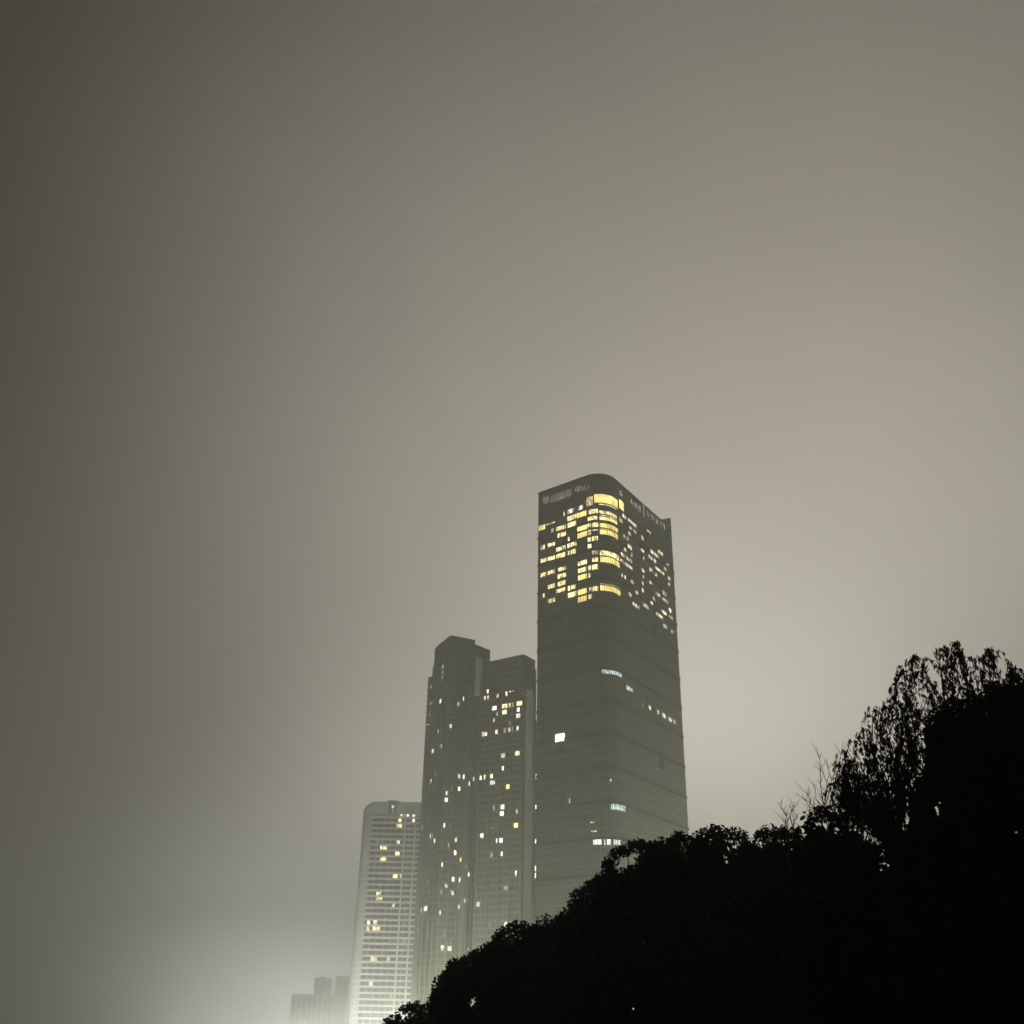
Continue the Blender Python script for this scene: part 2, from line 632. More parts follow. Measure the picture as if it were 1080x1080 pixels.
# one bright white window low on the left face
h = fac.hit(232 / 5.684 + 550, 785 / 5.684 + 640)
mb = MB()
fac.pane(mb, h[0], h[1] - 2.4, h[1] + 2.4, h[2] - 1.6, h[2] + 1.7, -0.05, 0.5)
M['lit_strong'] = lit_mat('lit_strong', (1.0, 0.99, 0.93), 2.6, 0.45, 0.5)
mb.build('lit_window', M['lit_strong'], root)['label'] = 'lone bright white window low on the dark facade'
# open vents: black panels stand in for the shade inside them
for u, v, w, hh in ((591, 651, 3.2, 5.4), (689, 664, 4.5, 6.2), (697, 802, 4.5, 8.0), (627.5, 781, 3.4, 5.2), (590.5, 791, 3.4, 3.2)):
    h = fac.hit(u, v)
    if h:
        mb = MB()
        fac.pane(mb, h[0], h[1] - w / 2, h[1] + w / 2, h[2] - hh / 2, h[2] + hh / 2, -0.05, 0.46)
        mb.build('vent_shade_panel', M['dark_belt'], root)

# rooftop lettering
DG = bpy.context.evaluated_depsgraph_get


def glyph(ch, size, name, material, centre, xdir, nrm, parent):
    cu = bpy.data.curves.new('glyph', 'FONT')
    cu.body = ch
    cu.size = size
    cu.extrude = 0.12
    cu.align_x = 'CENTER'
    cu.align_y = 'CENTER'
    o = bpy.data.objects.new('glyph', cu)
    COL.objects.link(o)
    bpy.context.view_layer.update()
    me = bpy.data.meshes.new_from_object(o.evaluated_get(DG()))
    bpy.data.objects.remove(o)
    xs = [v_.co.x for v_ in me.vertices]
    ys = [v_.co.y for v_ in me.vertices]
    mx, my = (min(xs) + max(xs)) / 2, (min(ys) + max(ys)) / 2
    up = Vector((0, 0, 1))
    X = Vector((xdir.x, xdir.y, 0))
    N = Vector((nrm.x, nrm.y, 0))
    off = parent.location
    for v_ in me.vertices:
        q = centre + X * (v_.co.x - mx) + up * (v_.co.y - my) + N * (0.55 + v_.co.z) - off
        v_.co = q
    me.materials.clear()
    me.materials.append(material)
    ob = bpy.data.objects.new(name, me)
    COL.objects.link(ob)
    ob.parent = parent
    return ob


for ch, x, y in (('华', 157, 290), ('远', 206, 276), ('国', 253, 261), ('际', 301, 244), ('中', 362, 219), ('心', 411, 202)):
    u, v = c1(x, y)
    h = fac.hit(u, v)
    a, b, t, nr, L = fac.edge(h[0])
    xd = t if t.x > 0 else -t
    q = a + t * h[1]
    glyph(ch, 4.5, 'sign_letter', M['letter'], Vector((q.x, q.y, h[2])), xd, nr, root)
for ch, x, y, mk in (('G', 624, 243, 'letter_bright'), ('R', 657, 270, 'letter_off'), ('A', 690, 296, 'letter_bright'), ('N', 718, 320, 'letter_bright'),
                     ('D', 744, 344, 'letter_bright'), ('|', 769, 350, 'letter_bright'), ('H', 796, 376, 'letter'), ('Y', 824, 398, 'letter_bright'),
                     ('A', 851, 420, 'letter_bright'), ('T', 878, 440, 'letter_bright'), ('T', 904, 458, 'letter_bright')):
    u, v = c1(x, y)
    h = fac.hit(u, v)
    if x >= 880:
        h = fac.hit(*c1(880, 440))
    a, b, t, nr, L = fac.edge(h[0])
    if L < 3:
        tt = b_dir
        nr = b_nrm
    else:
        tt = t
    xd = tt if tt.x > 0 else -tt
    q = a + t * h[1]
    if ch == '|':
        mb = MB()
        mb.fin(q + nr * 0.4, xd, nr, 0.35, 0.25, h[2] - 3.9, h[2] + 3.9)
        mb.build('sign_bar', M['letter'], root)
        continue
    if ch == 'T' and x > 890:
        q = q + b_dir * 3.4
    glyph(ch, 4.1, 'sign_letter', M[mk], Vector((q.x, q.y, h[2])), xd, nr, root)


# ================================================================== APARTMENT TOWERS
def apartment(poly, H, root, prefix, fh=3.0, pil=6.5, top=5.0):
    """wall with floor ledges, glazed strips between piers, plain parapet"""
    f = Facade(poly)
    mb = MB()
    mb.prism(poly, 0, H - 0.8)
    mb.ring(poly, H - 0.8, H, 0.15, -0.5)
    mb.build('wall', M['apt_wall'], root)
    ml, mg, mp = MB(), MB(), MB()
    nf = int((H - top) / fh)
    for k in range(1, nf + 1):
        ml.ring(poly, k * fh - 0.22, k * fh + 0.22, 0.32)
    for i in range(f.n):
        a, b, t, nr, L = f.edge(i)
        n = max(1, round(L / pil))
        for j in range(n):
            s0, s1 = L * j / n, L * (j + 1) / n
            mp.fin(a + t * s0, t, nr, 0.9, 0.5, 0, nf * fh + 0.4)
            if s1 - s0 > 2.4:
                for k in range(1, nf):
                    f.pane(mg, i, s0 + 0.9, s0 + 0.45 * (s1 - s0), k * fh + 0.7, k * fh + 2.5, -0.05, 0.04)
                    f.pane(mg, i, s0 + 0.56 * (s1 - s0), s1 - 0.9, k * fh + 0.7, k * fh + 2.5, -0.05, 0.04)
    ml.build('floor_ledges', M['apt_ledge'], root)
    mg.build('glazing', M['apt_glass'], root)
    mp.build('piers', M['apt_wall'], root)
    return f


# right-hand block
HR = 170.0
r1 = at_z(509, 699.5, HR).xy
r2 = at_z(552, 690, HR).xy
r3 = at_z(564.4, 696.5, HR).xy
r4 = r3 + (r1 - r2)
poly_r = ccw([tuple(r1), tuple(r2), tuple(r3), tuple(r4)])
root_r = empty('apartment_tower', ((r1.x + r3.x) / 2, (r1.y + r3.y) / 2, 0),
               'dark apartment tower directly left of the hotel, pale strip down its right side', 'apartment tower',
               'dark apartment towers behind the hotel')
fr = apartment(poly_r, HR, root_r, 'r', pil=6.0)
# pale strip down the right-hand face, lightened by added emission
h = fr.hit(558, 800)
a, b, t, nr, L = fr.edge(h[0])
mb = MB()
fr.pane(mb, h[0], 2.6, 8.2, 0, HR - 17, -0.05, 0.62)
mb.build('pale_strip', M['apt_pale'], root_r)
# lower rear wing filling the gap to the hotel
HW = at_y(567, 761, r3.y + 2).z
wing_r = ccw([(r3.x + 0.15, r3.y + 1.5), (r3.x + 6.0, r3.y + 2.0), (r3.x + 6.0, r3.y + 14), (r3.x + 0.15, r3.y + 14)])
mb = MB()
mb.prism(wing_r, 0, HW)
for k in range(2, int(HW / 3)):
    mb.ring(wing_r, k * 3 - 0.2, k * 3 + 0.2, 0.12)
mb.build('rear_wing', M['apt_wall'], root_r)
fwing = Facade(wing_r)
WR4 = [(587, 480, 14), (617, 505, 12), (640, 495, 14), (638, 455, 14), (710, 478, 18, 'lit_warm'), (770, 478, 14), (805, 466, 36, 'thin'), (685, 572, 36),
       (757, 562, 45, 'lit_warm'), (803, 552, 36, 'lit_warm'), (865, 535, 48, 'lit_warm'), (752, 608, 48), (855, 585, 22), (855, 628, 34, 'lit_white'),
       (705, 618, 14, 'd'), (683, 655, 12), (800, 688, 28, 'd'), (800, 735, 34, 'lit_warm'), (760, 747, 20), (700, 748, 18), (850, 722, 14, 'lit_white'),
       (615, 770, 42), (740, 935, 50), (848, 910, 40), (745, 1033, 16, 'lit_white'), (725, 1033, 8), (802, 973, 18, 'd')]
WR5 = [(615, 82, 12), (663, 72, 22), (667, 120, 52, 'lit_cool'), (787, 155, 44, 'lit_yellow'), (680, 268, 14, 'd'), (743, 270, 28),
       (735, 312, 36), (845, 292, 12), (838, 396, 34, 'lit_yellow'), (720, 520, 56, 'lit_white'), (663, 628, 18, 'd'),
       (737, 620, 16, 'lit_white'), (838, 757, 14, 'lit_white'), (765, 880, 34, 'd')]
WR6 = [(765, 362, 20), (820, 350, 30, 'lit_white'), (650, 368, 10, 'd'), (540, 443, 16, 'lit_white'), (565, 215, 44, 'lit_cool')]
WRL = WR4[:4]
ent = from_crop(WR4, 6.75, 420, 660, 'lit_pale') + from_crop(WR5, 6.75, 420, 810, 'lit_pale') + from_crop(WR6, 6.75, 420, 920, 'lit_pale')
lit_windows(fr, root_r, ent, 3.0, 0.65, 2.6, 'right')
M['lit_lamp'] = lit_mat('lit_landing', (1.0, 0.97, 0.84), 4.0, 0.2, 0.4)
for x, y, w in ((980, 62, 22), (980, 280, 22), (977, 525, 16), (970, 715, 16), (970, 765, 10)):
    u, v = x / 6.75 + 420, y / 6.75 + 810
    h = fwing.hit(u, v) or fwing.hit(u + 0.6, v) or fwing.hit(u + 1.2, v)
    if h:
        mb = MB()
        ww = w / 6.75 * 0.45
        if fwing.pane(mb, h[0], h[1] - ww / 2 - 0.3, h[1] + ww / 2 + 0.3, h[2] - 1.0, h[2] + 1.0, -0.05, 0.3):
            mb.build('landing_light', M['lit_lamp'], root_r)

# left-hand block
HL = 187.0
l_cor = at_z(475.5, 670, HL).xy
l_r = at_z(501, 675, HL).xy
l_left = at_z(461, 681.5, HL).xy
l_c2 = at_z(458.6, 685, HL).xy
u_r = (l_r - l_cor).normalized()
u_l = (l_left - l_cor).normalized()
poly_l = ccw([tuple(l_left), tuple(l_cor), tuple(l_r), tuple(l_r + Vector((-6, 26))), tuple(l_left + Vector((6, 18))), tuple(l_c2)])
root_l = empty('apartment_tower', (l_cor.x, l_cor.y + 8, 0),
               'tallest dark apartment tower with stepped top and chamfered left shoulder', 'apartment tower',
               'dark apartment towers behind the hotel')
fl_ = apartment(poly_l, HL, root_l, 'l', pil=5.5, top=8)
# right shoulder, a little lower
HL2 = 185.0
s1 = at_z(499, 680, HL2).xy
s2 = at_z(517, 686, HL2).xy
poly_s = ccw([tuple(l_r + u_r * 0.05 + Vector((0.05, 0.6))), tuple(s2), tuple(s2 + Vector((-4, 22))), tuple(l_r + Vector((-4, 24)))])
mb = MB()
mb.prism(poly_s, 0, HL2)
for k in range(2, 59):
    mb.ring(poly_s, k * 3 - 0.22, k * 3 + 0.22, 0.3)
mb.build('right_shoulder', M['apt_wall'], root_l)
fs_ = Facade(poly_s)
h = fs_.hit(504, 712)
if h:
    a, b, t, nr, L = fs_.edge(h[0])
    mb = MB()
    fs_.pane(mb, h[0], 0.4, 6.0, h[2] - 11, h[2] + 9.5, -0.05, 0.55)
    mb.build('pale_panel', M['apt_pale'], root_l)  # panel made paler by the added glow
    mb = MB()
    fs_.pane(mb, h[0], 2.6, 4.6, 2, h[2] - 12, -0.05, 0.6)
    mb.build('pale_strip', M['apt_ledge'], root_l)
# left step, lower again
HL3 = 172.0
q1 = at_z(451.8, 714, HL3).xy
poly_w = ccw([tuple(q1), tuple(l_c2 + Vector((-0.1, 0.4))), tuple(l_left + Vector((5, 18))), tuple(q1 + Vector((3, 10)))])
mb = MB()
mb.prism(poly_w, 0, HL3)
for k in range(2, 56):
    mb.ring(poly_w, k * 3 - 0.22, k * 3 + 0.22, 0.35)
mb.build('left_step', M['apt_wall'], root_l)
fw_ = Facade(poly_w)
# pale edge running down the main corner
mb = MB()
h = fl_.hit(474, 760)
a, b, t, nr, L = fl_.edge(h[0])
fl_.pane(mb, h[0], L - 3.2, L - 1.2, 0, HL - 24, -0.05, 0.56)
mb.build('corner_strip', M['apt_ledge'], root_l)
WL4 = [(320, 290, 20, 'd'), (318, 330, 20, 'd'), (290, 380, 12, 'd'), (315, 368, 12, 'd'), (232, 435, 15, 'd'), (250, 530, 10, 'd'), (300, 528, 14), (235, 570, 10),
       (225, 645, 8, 'd'), (243, 650, 8, 'd'), (372, 710, 16), (285, 735, 14, 'd'), (310, 765, 10, 'd'), (303, 845, 16), (243, 915, 18, 'lit_white'), (265, 1030, 12, 'd'),
       (468, 512, 14), (425, 560, 24, 'd'), (528, 778, 12, 'd'), (528, 825, 12, 'd'), (210, 705, 20, 'thin d')]
WL5 = [(232, 75, 14), (225, 120, 14), (432, 68, 20), (472, 60, 28, 'lit_white'), (343, 185, 10), (340, 235, 28, 'lit_white'), (385, 125, 18, 'd'), (432, 160, 18),
       (508, 130, 14), (237, 462, 20, 'lit_white'), (207, 515, 10, 'd'), (262, 500, 12), (327, 430, 12), (375, 410, 22, 'd'), (410, 500, 14), (405, 600, 18),
       (440, 643, 28, 'lit_yellow'), (310, 677, 18, 'lit_white'), (172, 810, 14), (212, 795, 14, 'd'), (345, 815, 28), (390, 797, 20), (432, 797, 20, 'lit_white'),
       (308, 875, 10, 'd'), (383, 907, 24), (468, 937, 22), (492, 925, 8, 'd'), (480, 728, 10, 'd'), (500, 768, 10), (165, 995, 12), (197, 990, 28, 'lit_white'),
       (290, 1030, 28), (427, 1013, 18, 'lit_white'), (460, 1047, 22), (168, 435, 6), (360, 560, 16, 'd'), (537, 68, 10), (555, 100, 12), (587, 90, 14, 'lit_warm'),
       (545, 290, 14, 'd'), (550, 200, 16, 'd'), (537, 500, 16, 'd'), (595, 480, 28), (195, 1035, 10, 'd')]
WL6 = [(152, 410, 14, 'lit_white'), (278, 494, 16, 'lit_white'), (315, 547, 28), (365, 538, 32), (210, 445, 8, 'd'), (328, 430, 20, 'd'), (500, 555, 14), (375, 480, 12, 'd')]
entL = from_crop(WL4, 6.75, 420, 660, 'lit_pale') + from_crop(WL5, 6.75, 420, 810, 'lit_pale') + from_crop(WL6, 6.75, 420, 920, 'lit_pale')
e_main, e_s, e_w = [], [], []
for e in entL:
    hs = [(f_.hit(e[0], e[1]), l) for f_, l in ((fl_, e_main), (fs_, e_s), (fw_, e_w), (fr, None))]
    hs = [(q[3], l) for q, l in hs if q]
    if hs:
        l = min(hs, key=lambda q: q[0])[1]
        if l is not None:
            l.append(e)
        else:
            lit_windows(fr, root_r, [e], 3.0, 0.65, 2.6, 'right')
lit_windows(fl_, root_l, e_main, 3.0, 0.65, 2.6, 'lm')
lit_windows(fs_, root_l, e_s, 3.0, 0.65, 2.6, 'ls')
lit_windows(fw_, root_l, e_w, 3.0, 0.65, 2.6, 'lw')

# ================================================================== BALCONY SLAB
HS = 140.0
b1 = at_z(386.3, 850, HS).xy
b2 = at_z(452, 846, HS).xy
yb = 706.0
xl, xr = b1.x, b2.x + 8
core = [(xl, yb + 20), (xl, yb), (xr, yb), (xr, yb + 20)]
arc_s = arc_corner(core[0], core[1], core[2], 5.0, 12)
poly_b = ccw([core[0]] + arc_s + core[2:])
root_b = empty('balcony_tower', ((xl + xr) / 2, yb + 10, 0),
               'pale hazy apartment tower ringed by rows of balconies, farther left behind', 'apartment tower')
mb = MB()
mb.prism(poly_b, 0, HS - 8)
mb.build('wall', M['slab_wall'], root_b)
fb = Facade(poly_b)
FS = 3.5
nfl = int((HS - 8) / FS)
sx = [at_y(u, 960, yb).x for u in (421, 432)]
for k in range(1, nfl + 1):
    mb = MB()
    xb = at_y(387.5, 930, yb).x
    mb.hexa([(x, y, z) for z in (k * FS - 0.2, k * FS + 1.0) for x, y in ((xb, yb - 1.3), (xr - 0.3, yb - 1.3), (xr - 0.3, yb + 0.4), (xb, yb + 0.4))])
    mb.build('balcony', M['slab_pale'], root_b)
mb = MB()
for z0, z1, d_ in ((HS - 8, HS - 5.2, 0.0), (HS - 5.2, HS - 3.6, 0.6), (HS - 3.6, HS - 2.3, 1.5), (HS - 2.3, HS - 1.2, 2.7), (HS - 1.2, HS - 0.4, 4.2), (HS - 0.4, HS, 5.8)):
    c4 = [(xl + d_, yb + 20), (xl + d_, yb), (xr, yb), (xr, yb + 20)]
    mb.prism(offset(ccw([c4[0]] + arc_corner(c4[0], c4[1], c4[2], 5.0, 10) + c4[2:]), 0.25 - d_ * 0.01), z0, z1 + 0.002)
mb.build('crown', M['slab_wall'], root_b)
mb = MB()
for i in range(fb.n):
    a, b, t, nr, L = fb.edge(i)
    n = max(1, round(L / 3.2))
    for j in range(n if nr.y < -0.99 else 0):
        if (a + t * (L * j / n)).x < xl + 7:
            continue
        mb.fin(a + t * (L * j / n) + nr * 0.25, t, nr, 0.35, 0.35, HS - 5.2, HS - 0.2)
mb.build('crown_ribs', M['slab_pale'], root_b)
for u in (423.5, 434.5):
    c_ = at_y(u, 930, yb - 1.4)
    mb = MB()
    mb.fin(Vector((c_.x, yb)), Vector((1, 0)), Vector((0, -1)), 1.1, 1.75, 0, HS - 7)
    mb.build('pilaster', M['slab_pale'], root_b)
mb = MB()
mb.hexa([(x, y, z) for z in (1, HS - 9) for x, y in ((xb + 0.3, yb - 0.06), (xr - 1, yb - 0.06), (xr - 1, yb + 0.1), (xb + 0.3, yb + 0.1))])
mb.build('glazing', M['tower_glass'], root_b)
mb = MB()
for k in range(1, nfl + 1):
    mb.ring(poly_b, k * FS - 0.15, k * FS + 0.3, 0.25)
mb.build('floor_ledges', M['slab_pale'], root_b)
mb = MB()                        # screens between flats
for u in (394, 401, 408.5, 415, 428.5):
    c_ = at_y(u, 930, yb)
    mb.fin(Vector((c_.x, yb)), Vector((1, 0)), Vector((0, -1)), 0.3, 1.1, 0, HS - 9)
mb.build('balcony_screens', M['slab_wall'], root_b)
# round plant drum on the crown
dc = at_y(414.5, 847, yb - 1)
mb = MB()
ncs = 20
drum = [(dc.x + 4.4 * math.cos(2 * math.pi * i / ncs), yb + 3.6 + 5.0 * math.sin(2 * math.pi * i / ncs)) for i in range(ncs)]
mb.prism(drum, HS - 7.5, HS + 0.8)
mb.ring(drum, HS - 0.6, HS + 0.1, 0.4)
mb.build('roof_drum', M['apt_wall'], root_b)
WS = [(600, 122, 26, 'lit_strong'), (635, 125, 18, 'lit_strong'), (635, 152, 20, 'lit_white'), (575, 125, 12), (570, 155, 18, 'lit_yellow'), (565, 180, 30, 'lit_yellow'),
      (468, 242, 12, 'd'), (562, 242, 16), (495, 273, 34, 'lit_yellow'), (558, 300, 22, 'lit_yellow'), (493, 323, 34, 'lit_yellow'), (548, 400, 24, 'lit_yellow'),
      (575, 400, 10), (478, 465, 12, 'd'), (473, 493, 26), (473, 523, 34, 'lit_yellow'), (540, 527, 14), (428, 622, 18), (458, 625, 20), (422, 652, 20),
      (462, 655, 40, 'lit_yellow'), (590, 630, 12, 'd'), (590, 715, 14, 'd'), (450, 790, 34, 'lit_yellow'), (515, 793, 18, 'lit_yellow'), (437, 897, 20), (447, 960, 14, 'd'),
      (528, 962, 14, 'd'), (570, 988, 10, 'd')]
lit_windows(fb, root_b, [(u, v, w * 0.85, {'lit_yellow': 'lit_warm', 'lit_warm': 'lit_pale'}.get(m_, m_), k) for u, v, w, m_, k in from_crop(WS, 4.32, 290, 830, 'lit_warm')], FS, 1.05, 3.25, 'slab', d1=0.14)
h = fb.hit(540 / 4.32 + 290, 75 / 4.32 + 830)
mb = MB()
mb.fin(Vector((dc.x, yb - 1.5)), Vector((1, 0)), Vector((0, -1)), 1.3, 0.4, HS - 4.2, HS - 2.8)
mb.build('crown_lamp', M['lit_pale'], root_b)


# ================================================================== FAR BLOCKS
def far_block(u0, u1, vtop, D, label, lit, depth=22, step=None):
    A, B = at_y(u0, vtop, D), at_y(u1, vtop, D)
    H = A.z
    poly = ccw([(A.x, D), (B.x, D), (B.x, D + depth), (A.x, D + depth)])
    ro = empty('distant_block', ((A.x + B.x) / 2, D + depth / 2, 0), label, 'apartment block', 'faint apartment blocks in the haze')
    mb = MB()
    mb.prism(poly, 0, H - 1)
    mb.ring(poly, H - 1, H, 0.4, -0.8)
    if step:
        w = (B.x - A.x)
        mb.prism(ccw([(A.x + w * step[0], D + 3), (A.x + w * step[1], D + 3), (A.x + w * step[1], D + 14), (A.x + w * step[0], D + 14)]), H - 1.05, H + step[2])
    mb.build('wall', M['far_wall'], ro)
    f = Facade(poly)
    p = MB()
    for i in range(f.n):
        a, b, t, nr, L = f.edge(i)
        n = max(2, round(L / 8.5))
        front = nr.y < -0.9
        for j in range(n):
            p.fin(a + t * (L * j / n), t, nr, 1.6, 1.0, 0, H - 1.5)
            if front:
                for k in range(int(H / 3.6) - 1):
                    g = MB()
                    f.pane(g, i, L * j / n + 1.9, L * (j + 1) / n - 1.6, k * 3.6 + 0.9, k * 3.6 + 2.9, -0.05, 0.1)
                    g.build('window', M['apt_glass'], ro)
    p.build('piers', M['far_wall'], ro)
    lit_windows(f, ro, [(x / 4.32 + 290, y / 4.32 + 830, w / 4.32, 'lit_lamp', '') for x, y, w in lit], 3.3, 0.8, 2.8, label)


far_block(332.5, 349, 1031.5, 2300, 'faint distant tower block, the taller one seen left of the balcony tower', [(262, 932, 10)], step=(0.3, 0.62, 3.5))
far_block(355, 366.5, 1029, 2360, 'faint distant tower block half hidden beside the balcony tower edge', [(275, 965, 14), (295, 967, 14)])
far_block(308, 352, 1048, 1950, 'faint low wide block with pale window grid at the bottom left', [(105, 1030, 14), (227, 968, 14), (218, 1040, 14), (70, 1075, 14), (150, 1010, 8)])


# ================================================================== TREES
def leaf_mesh(name, P, size, parent, material, droop=0.0, aspect=0.55):
    """P: (n,3) world leaf positions; one small pointed leaf each"""
    n = len(P)
    d = rng.normal(size=(n, 3))
    d[:, 2] -= droop * 2.2
    d /= np.linalg.norm(d, axis=1, keepdims=True)
    e = rng.normal(size=(n, 3))
    w = np.cross(d, e)
    w /= np.linalg.norm(w, axis=1, keepdims=True) + 1e-9
    sz = (size * rng.uniform(0.6, 1.35, size=n))[:, None]
    L = d * sz
    W = w * sz * aspect * 0.5
    off = np.array(parent.location)
    P = P - off
    V = np.stack([P - L * 0.5, P - L * 0.05 + W, P + L * 0.5, P - L * 0.05 - W], axis=1).reshape(-1, 3)
    me = bpy.data.meshes.new(name)
    me.vertices.add(4 * n)
    me.vertices.foreach_set('co', V.astype(np.float32).ravel())
    me.loops.add(4 * n)
    me.loops.foreach_set('vertex_index', np.arange(4 * n, dtype=np.int32))
    me.polygons.add(n)
    me.polygons.foreach_set('loop_start', np.arange(0, 4 * n, 4, dtype=np.int32))
    me.update(calc_edges=True)
    me.materials.append(material)
    o = bpy.data.objects.new(name, me)
    COL.objects.link(o)
    o.parent = parent
    return o


def limb(mb, p, q, r0, r1, wob=0.12, n=5):
    p, q = Vector(p), Vector(q)
    L = (q - p).length
    pts = []
    for i in range(n + 1):
        f = i / n
        w = math.sin(f * math.pi) * wob * L
        pts.append(p.lerp(q, f) + Vector((random.uniform(-w, w), random.uniform(-w, w), random.uniform(-w, w) * 0.5 + w * 0.3)))
    mb.tube(pts, [r0 + (r1 - r0) * i / n for i in range(n + 1)])
    return pts


def interp(outline, u):
    for (u0, v0), (u1, v1) in zip(outline, outline[1:]):
        if u0 <= u <= u1:
            return v0 + (v1 - v0) * (u - u0) / max(1e-6, u1 - u0)
    return outline[0][1] if u < outline[0][0] else outline[-1][1]


def broadleaf(label, D, outline, vbot, name='broadleaf_tree', cat='tree', group='dark trees along the lower right', rpx=9, leaf=0.13, density=1.0,
              mk='leaf_dark', open_fill=1.0, inner=0.24, inner_px=13):
    """crown of leaf clumps filling the region below the outline, with real depth about its trunk"""
    u0, u1 = outline[0][0], outline[-1][0]
    uc = (u0 + u1) / 2
    base = at_y(uc, 1080, D)
    ro = empty(name, (base.x, D, 0), label, cat, group)
    mpp = D / F
    hw = (u1 - u0) / 2 * mpp
    vtop = min(v for _, v in outline)
    P = []
    Pin = []
    tips = []
    u = u0
    while u <= u1:                                      # clumps along the visible top
        r = rpx * random.uniform(0.5, 1.5)
        v = interp(outline, u) + r * random.uniform(0.35, 1.0) + random.choice((0, 0, 0, rpx * 0.6))
        off = random.uniform(-0.6, 0.6) * hw * 0.7
        c = at_y(u, v, D + off)
        rm = r * mpp
        n = int(density * 95 * (rm / (leaf * 1.9)) ** 1.5)
        g = rng.normal(size=(n, 3))
        g /= np.linalg.norm(g, axis=1, keepdims=True)
        P.append(np.array(c) + g * rm * (rng.random((n, 1)) ** 0.45))
        tips.append(c)
        u += r * random.uniform(0.35, 0.95)
    area = 0
    vb = vbot
    nin = int(open_fill * sum((vb - interp(outline, x)) for x in np.linspace(u0, u1, 60)) / 60 * (u1 - u0) / inner_px ** 2 * 2.0)
    for _ in range(nin):                                # clumps inside the crown
        u = random.uniform(u0, u1)
        vt = interp(outline, u) + inner_px * 1.12 + rpx * random.uniform(0.2, 1.0)
        v = random.uniform(vt, max(vt + 2, vb))
        k = math.sqrt(max(0.05, 1 - ((u - uc) / ((u1 - u0) / 2)) ** 2))
        off = random.uniform(-1, 1) * min(hw, 3.0) * k
        c = at_y(u, v, D + off)
        if c.z < 0.15:
            continue
        rm = inner_px * mpp * random.uniform(0.8, 1.3)
        n = int(density * 80 * (rm / (inner * 1.5)) ** 1.5)
        g = rng.normal(size=(n, 3))
        g /= np.linalg.norm(g, axis=1, keepdims=True)
        q = np.array(c) + g * rm * (rng.random((n, 1)) ** 0.5)
        # keep the inner leaves below the outline of the crown
        Pin.append(q)
    P = np.concatenate(P)
    leaf_mesh('crown', P, leaf, ro, M[mk])
    if Pin:
        Pin = np.concatenate(Pin)
        Pin = Pin[Pin[:, 2] > 0.1]
        leaf_mesh('inner_foliage', Pin, inner, ro, M[mk])
    mb = MB()
    top = at_y(uc, (vtop + vb) / 2, D)
    hgt = max(top.z, 0.8)
    fork = Vector((base.x, D, hgt * 0.55))
    limb(mb, (base.x, D, -0.05), fork, 0.03 + hgt * 0.03, 0.02 + hgt * 0.02, 0.03)
    mb.build('trunk', M['bark'], ro)
    mb = MB()
    for c in random.sample(tips, min(9, len(tips))):
        limb(mb, fork, c, 0.012 + hgt * 0.012, 0.008, 0.1)
    mb.build('branches', M['bark'], ro)
    return ro


broadleaf('low leafy shrub at the left end of the tree line', 46, [(398, 1089), (410, 1079), (421, 1066), (430, 1059), (440, 1061), (448, 1058), (456, 1051), (464, 1042), (472, 1046)], 1100,
          'leafy_shrub', 'shrub', rpx=6, leaf=0.16)
broadleaf('rounded shrub rising beside the low leafy shrub', 42, [(455, 1060), (463, 1040), (468, 1023), (478, 1016), (490, 1009), (503, 1005), (512, 996), (524, 991), (532, 992)], 1100,
          'leafy_shrub', 'shrub', rpx=6, leaf=0.15)
broadleaf('small bushy tree in front of the dark apartment tower', 38, [(515, 1000), (523, 990), (529, 979), (536, 975), (546, 972), (556, 975), (566, 975), (578, 970), (588, 967), (599, 963)], 1100,
          rpx=7, leaf=0.14)
broadleaf('bushy tree in front of the hotel, its top climbing steeply right', 35, [(590, 980), (599, 964), (604, 951), (609, 936), (620, 932), (629, 928), (637, 922), (642, 910)], 1100,
          rpx=7, leaf=0.13)
broadleaf('rounded tree with knobbly top below the lowest lit hotel windows', 32, [(630, 930), (641, 906), (648, 896), (658, 892), (668, 889), (678, 890), (688, 886), (699, 882), (710, 887), (716, 890)], 1100,
          rpx=7, leaf=0.12)
broadleaf('tree at the foot of the hotel tower edge, three knobs on top', 30, [(704, 898), (711, 882), (716, 879), (724, 884), (731, 886), (738, 881), (748, 874), (757, 871), (768, 877), (778, 875), (786, 880), (794, 884)], 1100,
          rpx=8, leaf=0.12)
broadleaf('rounded tree between hotel and the bare saplings', 28, [(782, 892), (791, 884), (800, 879), (810, 875), (820, 872), (830, 876), (838, 873), (846, 884), (852, 894)], 1100,
          rpx=8, leaf=0.12)
broadleaf('small large-leaved tree beneath the bare saplings', 23, [(845, 900), (848, 880), (851, 860), (857, 852), (865, 849), (872, 853), (880, 858), (892, 868), (905, 880), (918, 890)], 1100,
          rpx=9, leaf=0.13, density=0.8)
broadleaf('dark shrub beneath the drooping tree', 18, [(862, 905), (880, 892), (900, 894), (915, 888), (930, 892), (950, 884), (965, 880), (985, 876)], 1102,
          'leafy_shrub', 'shrub', rpx=10, leaf=0.1, inner=0.17)
broadleaf('large dense black tree at the right edge', 15, [(952, 930), (962, 870), (967, 828), (982, 812), (979, 770), (984, 746), (996, 741), (1008, 740), (1022, 738), (1034, 730), (1046, 722), (1062, 716),
          (1078, 708), (1100, 704), (1125, 716), (1150, 760), (1170, 830)], 1104, rpx=10, leaf=0.1, inner=0.13, density=0.85, inner_px=9, open_fill=0.95)


